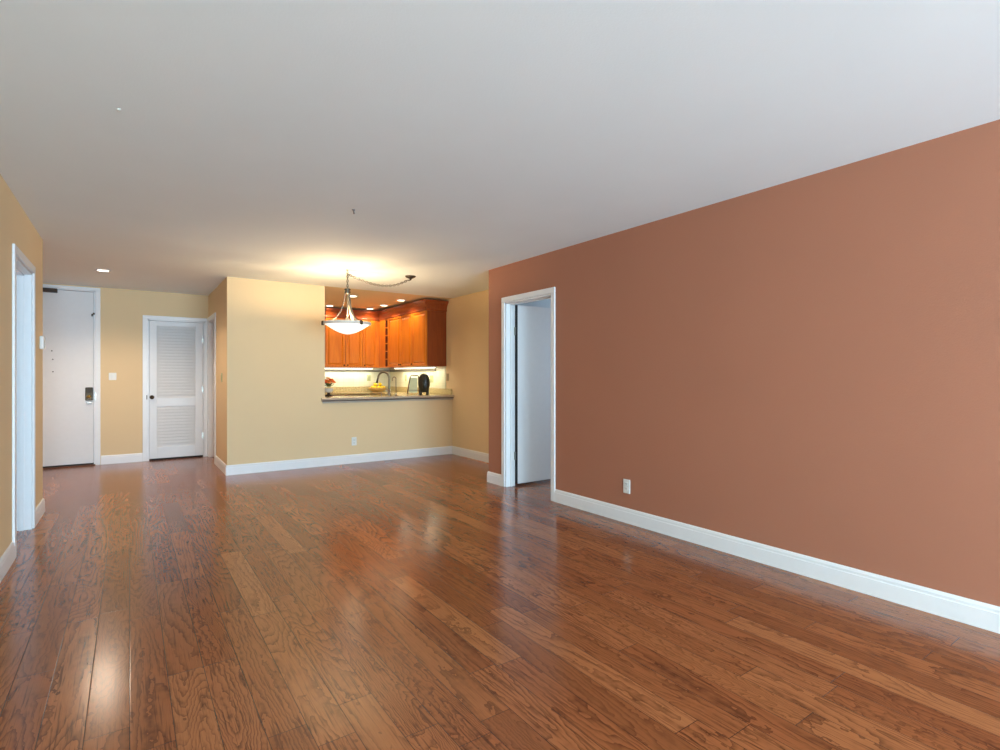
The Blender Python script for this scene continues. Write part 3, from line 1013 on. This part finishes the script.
# black oval ornament
ox, oy = 3.80, 7.53
o = tag(empty('oval_ornament', (ox, oy, ZT)), 'tall glossy black oval ornament on two feet at the right end of the counter', 'ornament')
prof = []
for i in range(25):
    t = -math.pi / 2 + math.pi * i / 24
    prof.append((.094 * math.cos(t) ** .85 if abs(t) < 1.57 else 0, .185 + .15 * math.sin(t)))
prof[0] = (0, prof[0][1])
prof[-1] = (0, prof[-1][1])
Z = Matrix.Rotation(-TH, 4, 'Z')
MB().lathe(prof, (0, 0, 0), 32, 1.0, .62).xform(Matrix.Translation((ox, oy, ZT)) @ Z).build('body', 'gloss_black', o, True)
for s in (-1, 1):
    MB().tube([(s * .052, 0, .0), (s * .055, 0, .03), (s * .05, 0, .14)], [.026, .022, .03], 12).xform(Matrix.Translation((ox, oy, ZT)) @ Z).build('foot', 'gloss_black', o, True)
MB().tube([(0, -.052, .10), (0, -.056, .19), (0, -.045, .27)], [.01, .016, .008], 10).xform(Matrix.Translation((ox, oy, ZT)) @ Z).build('ridge', 'gloss_black', o, True)

# ------------------------------------------------------------------ pendant lamp
hx_, hy_ = 2.055, 6.006
rgt = Vector((math.cos(TH), -math.sin(TH), 0))
fwd = Vector((math.sin(TH), math.cos(TH), 0))
pl = tag(empty('pendant_light', (hx_, hy_, H)), 'lit white glass bowl pendant on three nickel arms with a swagged chain', 'pendant lamp')
C0 = Vector((hx_, hy_, 0))
ZR, ZC = 1.822, 2.2


def links(pts_fn, length, m, size=.034, start=0):
    n = max(2, int(length / (size * .74)))
    for i in range(n):
        t = (i + .5) / n
        p = pts_fn(t)
        d = (pts_fn(min(1, t + .01)) - pts_fn(max(0, t - .01))).normalized()
        up = Vector((0, 0, 1)) if abs(d.z) < .9 else rgt
        e1 = (up - d * up.dot(d)).normalized()
        e2 = d.cross(e1)
        s = (e1 if (i % 2) else e2)
        ring = []
        for k in range(10):
            a = k * math.pi / 5
            ring.append(p + d * (size / 2 * math.cos(a)) + s * (size * .32 * math.sin(a)))
        m.tube(ring, .0034, 6, True)


m = MB()
links(lambda t: C0 + Vector((0, 0, 2.405 - t * (2.405 - ZC - .02))), .2, m)
can_p = Vector((2.81, 5.93, H))
A = Vector((hx_, hy_, 2.395))
B = can_p + Vector((-.03, 0, -.05))


def swag(t):
    p = A.lerp(B, t)
    p.z -= .10 * 4 * t * (1 - t) * (0.75 + .45 * t)
    return p


links(swag, .80, m)
m.build('chain', 'darknickel', pl, True)
# lamp cord threaded through the chain
MB().tube([swag(i / 20) for i in range(21)], .0035, 6).tube([C0 + Vector((0, 0, 2.40)), C0 + Vector((0, 0, ZC))], .0035, 6).build('cord', 'nickel', pl, True)
MB().tube([(hx_, hy_, H), (hx_, hy_, 2.425)] + [C0 + Vector((0, 0, 2.41)) + rgt * (.013 * math.sin(a)) + Vector((0, 0, .013 * math.cos(a))) for a in [k * .6 for k in range(9)]], .004, 8).lathe([(0, 0), (.014, 0), (.012, -.006), (0, -.008)][::-1], (hx_, hy_, H), 14).build('ceiling_hook', 'nickel', pl, True)
cn = MB().lathe([(0, -.05), (.012, -.05), (.014, -.035), (.03, -.028), (.055, -.018), (.066, -.004), (.066, 0), (0, 0)], can_p, 28).build('canopy', 'darknickel', pl, True)
MB().tube([can_p + Vector((0, 0, -.05)), can_p + Vector((-.02, 0, -.06)), can_p + Vector((-.035, 0, -.05))], .005, 8).build('canopy_loop', 'darknickel', cn, True)
MB().lathe([(0, -.035), (.028, -.035), (.034, -.025), (.034, -.005), (.026, .004), (.036, .012), (.034, .022), (.012, .028), (.008, .04), (0, .04)], (hx_, hy_, ZC), 24).build('collar', 'darknickel', pl, True)
MB().tube([(hx_, hy_, ZC - .03), (hx_, hy_, ZR + .02)], .007, 10).lathe([(0, -.02), (.02, -.02), (.024, 0), (.02, .05), (0, .05)], (hx_, hy_, ZR + .02), 16).build('stem', 'nickel', pl, True)
RR = .262
for k, ang in enumerate((math.radians(200), math.radians(-40), math.radians(80))):
    d = rgt * math.cos(ang) + fwd * math.sin(ang)
    side = Vector((-d.y, d.x, 0))
    prf = [(.024, ZC - .02), (.032, ZC - .08), (.045, ZC - .16), (.075, ZC - .24), (.125, ZC - .31), (.18, ZC - .35), (.235, ZC - .368), (RR, ZR + .012)]
    m = MB()
    prev = None
    ww, th_ = .013, .0035
    rows = []
    for i, (r, z) in enumerate(prf):
        a = prf[max(0, i - 1)]
        b = prf[min(len(prf) - 1, i + 1)]
        tn = Vector((b[0] - a[0], b[1] - a[1])).normalized()
        nr = Vector((-tn.y, tn.x))
        c_ = C0 + d * r + Vector((0, 0, z))
        off = d * (nr.x * th_) + Vector((0, 0, nr.y * th_))
        rows.append([m.bm.verts.new(c_ + side * ww + off), m.bm.verts.new(c_ - side * ww + off), m.bm.verts.new(c_ - side * ww - off), m.bm.verts.new(c_ + side * ww - off)])
    for P_, Q_ in zip(rows, rows[1:]):
        for j in range(4):
            m.bm.faces.new((P_[j], P_[(j + 1) % 4], Q_[(j + 1) % 4], Q_[j]))
    m.bm.faces.new(rows[0])
    m.bm.faces.new(list(reversed(rows[-1])))
    ar = m.build('arm', 'armmetal', pl)
    q = C0 + d * (RR + .008)
    MB().lathe([(0, -.026), (.012, -.026), (.017, -.016), (.017, .012), (.012, .024), (0, .026)], (q.x, q.y, ZR), 14).build('finial', 'bronze', ar, True)
ring = [C0 + (rgt * math.cos(t) + fwd * math.sin(t)) * RR + Vector((0, 0, ZR)) for t in [k * math.pi / 24 for k in range(48)]]
MB().lathe([(RR - .008, -.014), (RR, -.016), (RR + .003, -.008), (RR + .003, .012), (RR, .018), (RR - .008, .016), (RR - .008, -.014)], (hx_, hy_, ZR), 48).build('rim', 'satin', pl, True)
BR, BD = .254, .120
outer = []
inner = []
for i in range(15):
    q = i / 14
    outer.append((BR * q, -BD * (1 - q ** 1.75)))
    inner.append(((BR - .006) * q, -(BD - .006) * (1 - q ** 1.75)))
prof = outer + inner[::-1]
MB().lathe(prof, (hx_, hy_, ZR - .002), 48).build('bowl', 'bowl', pl, True)
for k in range(3):
    a = k * 2 * math.pi / 3 + .5
    point('lamp', (.09 * math.cos(a), .09 * math.sin(a), ZR - H - .035), 17.0, (1.0, .73, .41), .03, pl)

# small things on the living room ceiling
o = MB().tube([(1.345, 3.80, H), (1.352, 3.815, H - .012), (1.362, 3.84, H - .016), (1.372, 3.86, H - .008)], .005, 8).lathe([(0, 0), (.012, 0), (.01, -.006), (0, -.007)][::-1], (1.345, 3.80, H), 12).build('ceiling_hook', 'dirtmark', None, True)
tag(o, 'small dark hook in the middle of the white ceiling', 'hook')
o = MB().lathe([(0, -.008), (.006, -.007), (.009, -.003), (.009, 0), (0, 0)], (-.04, 2.982, H), 12).build('ceiling_anchor', 'pot', None, True)
tag(o, 'tiny pale plug in the ceiling toward the upper left', 'ceiling plug')
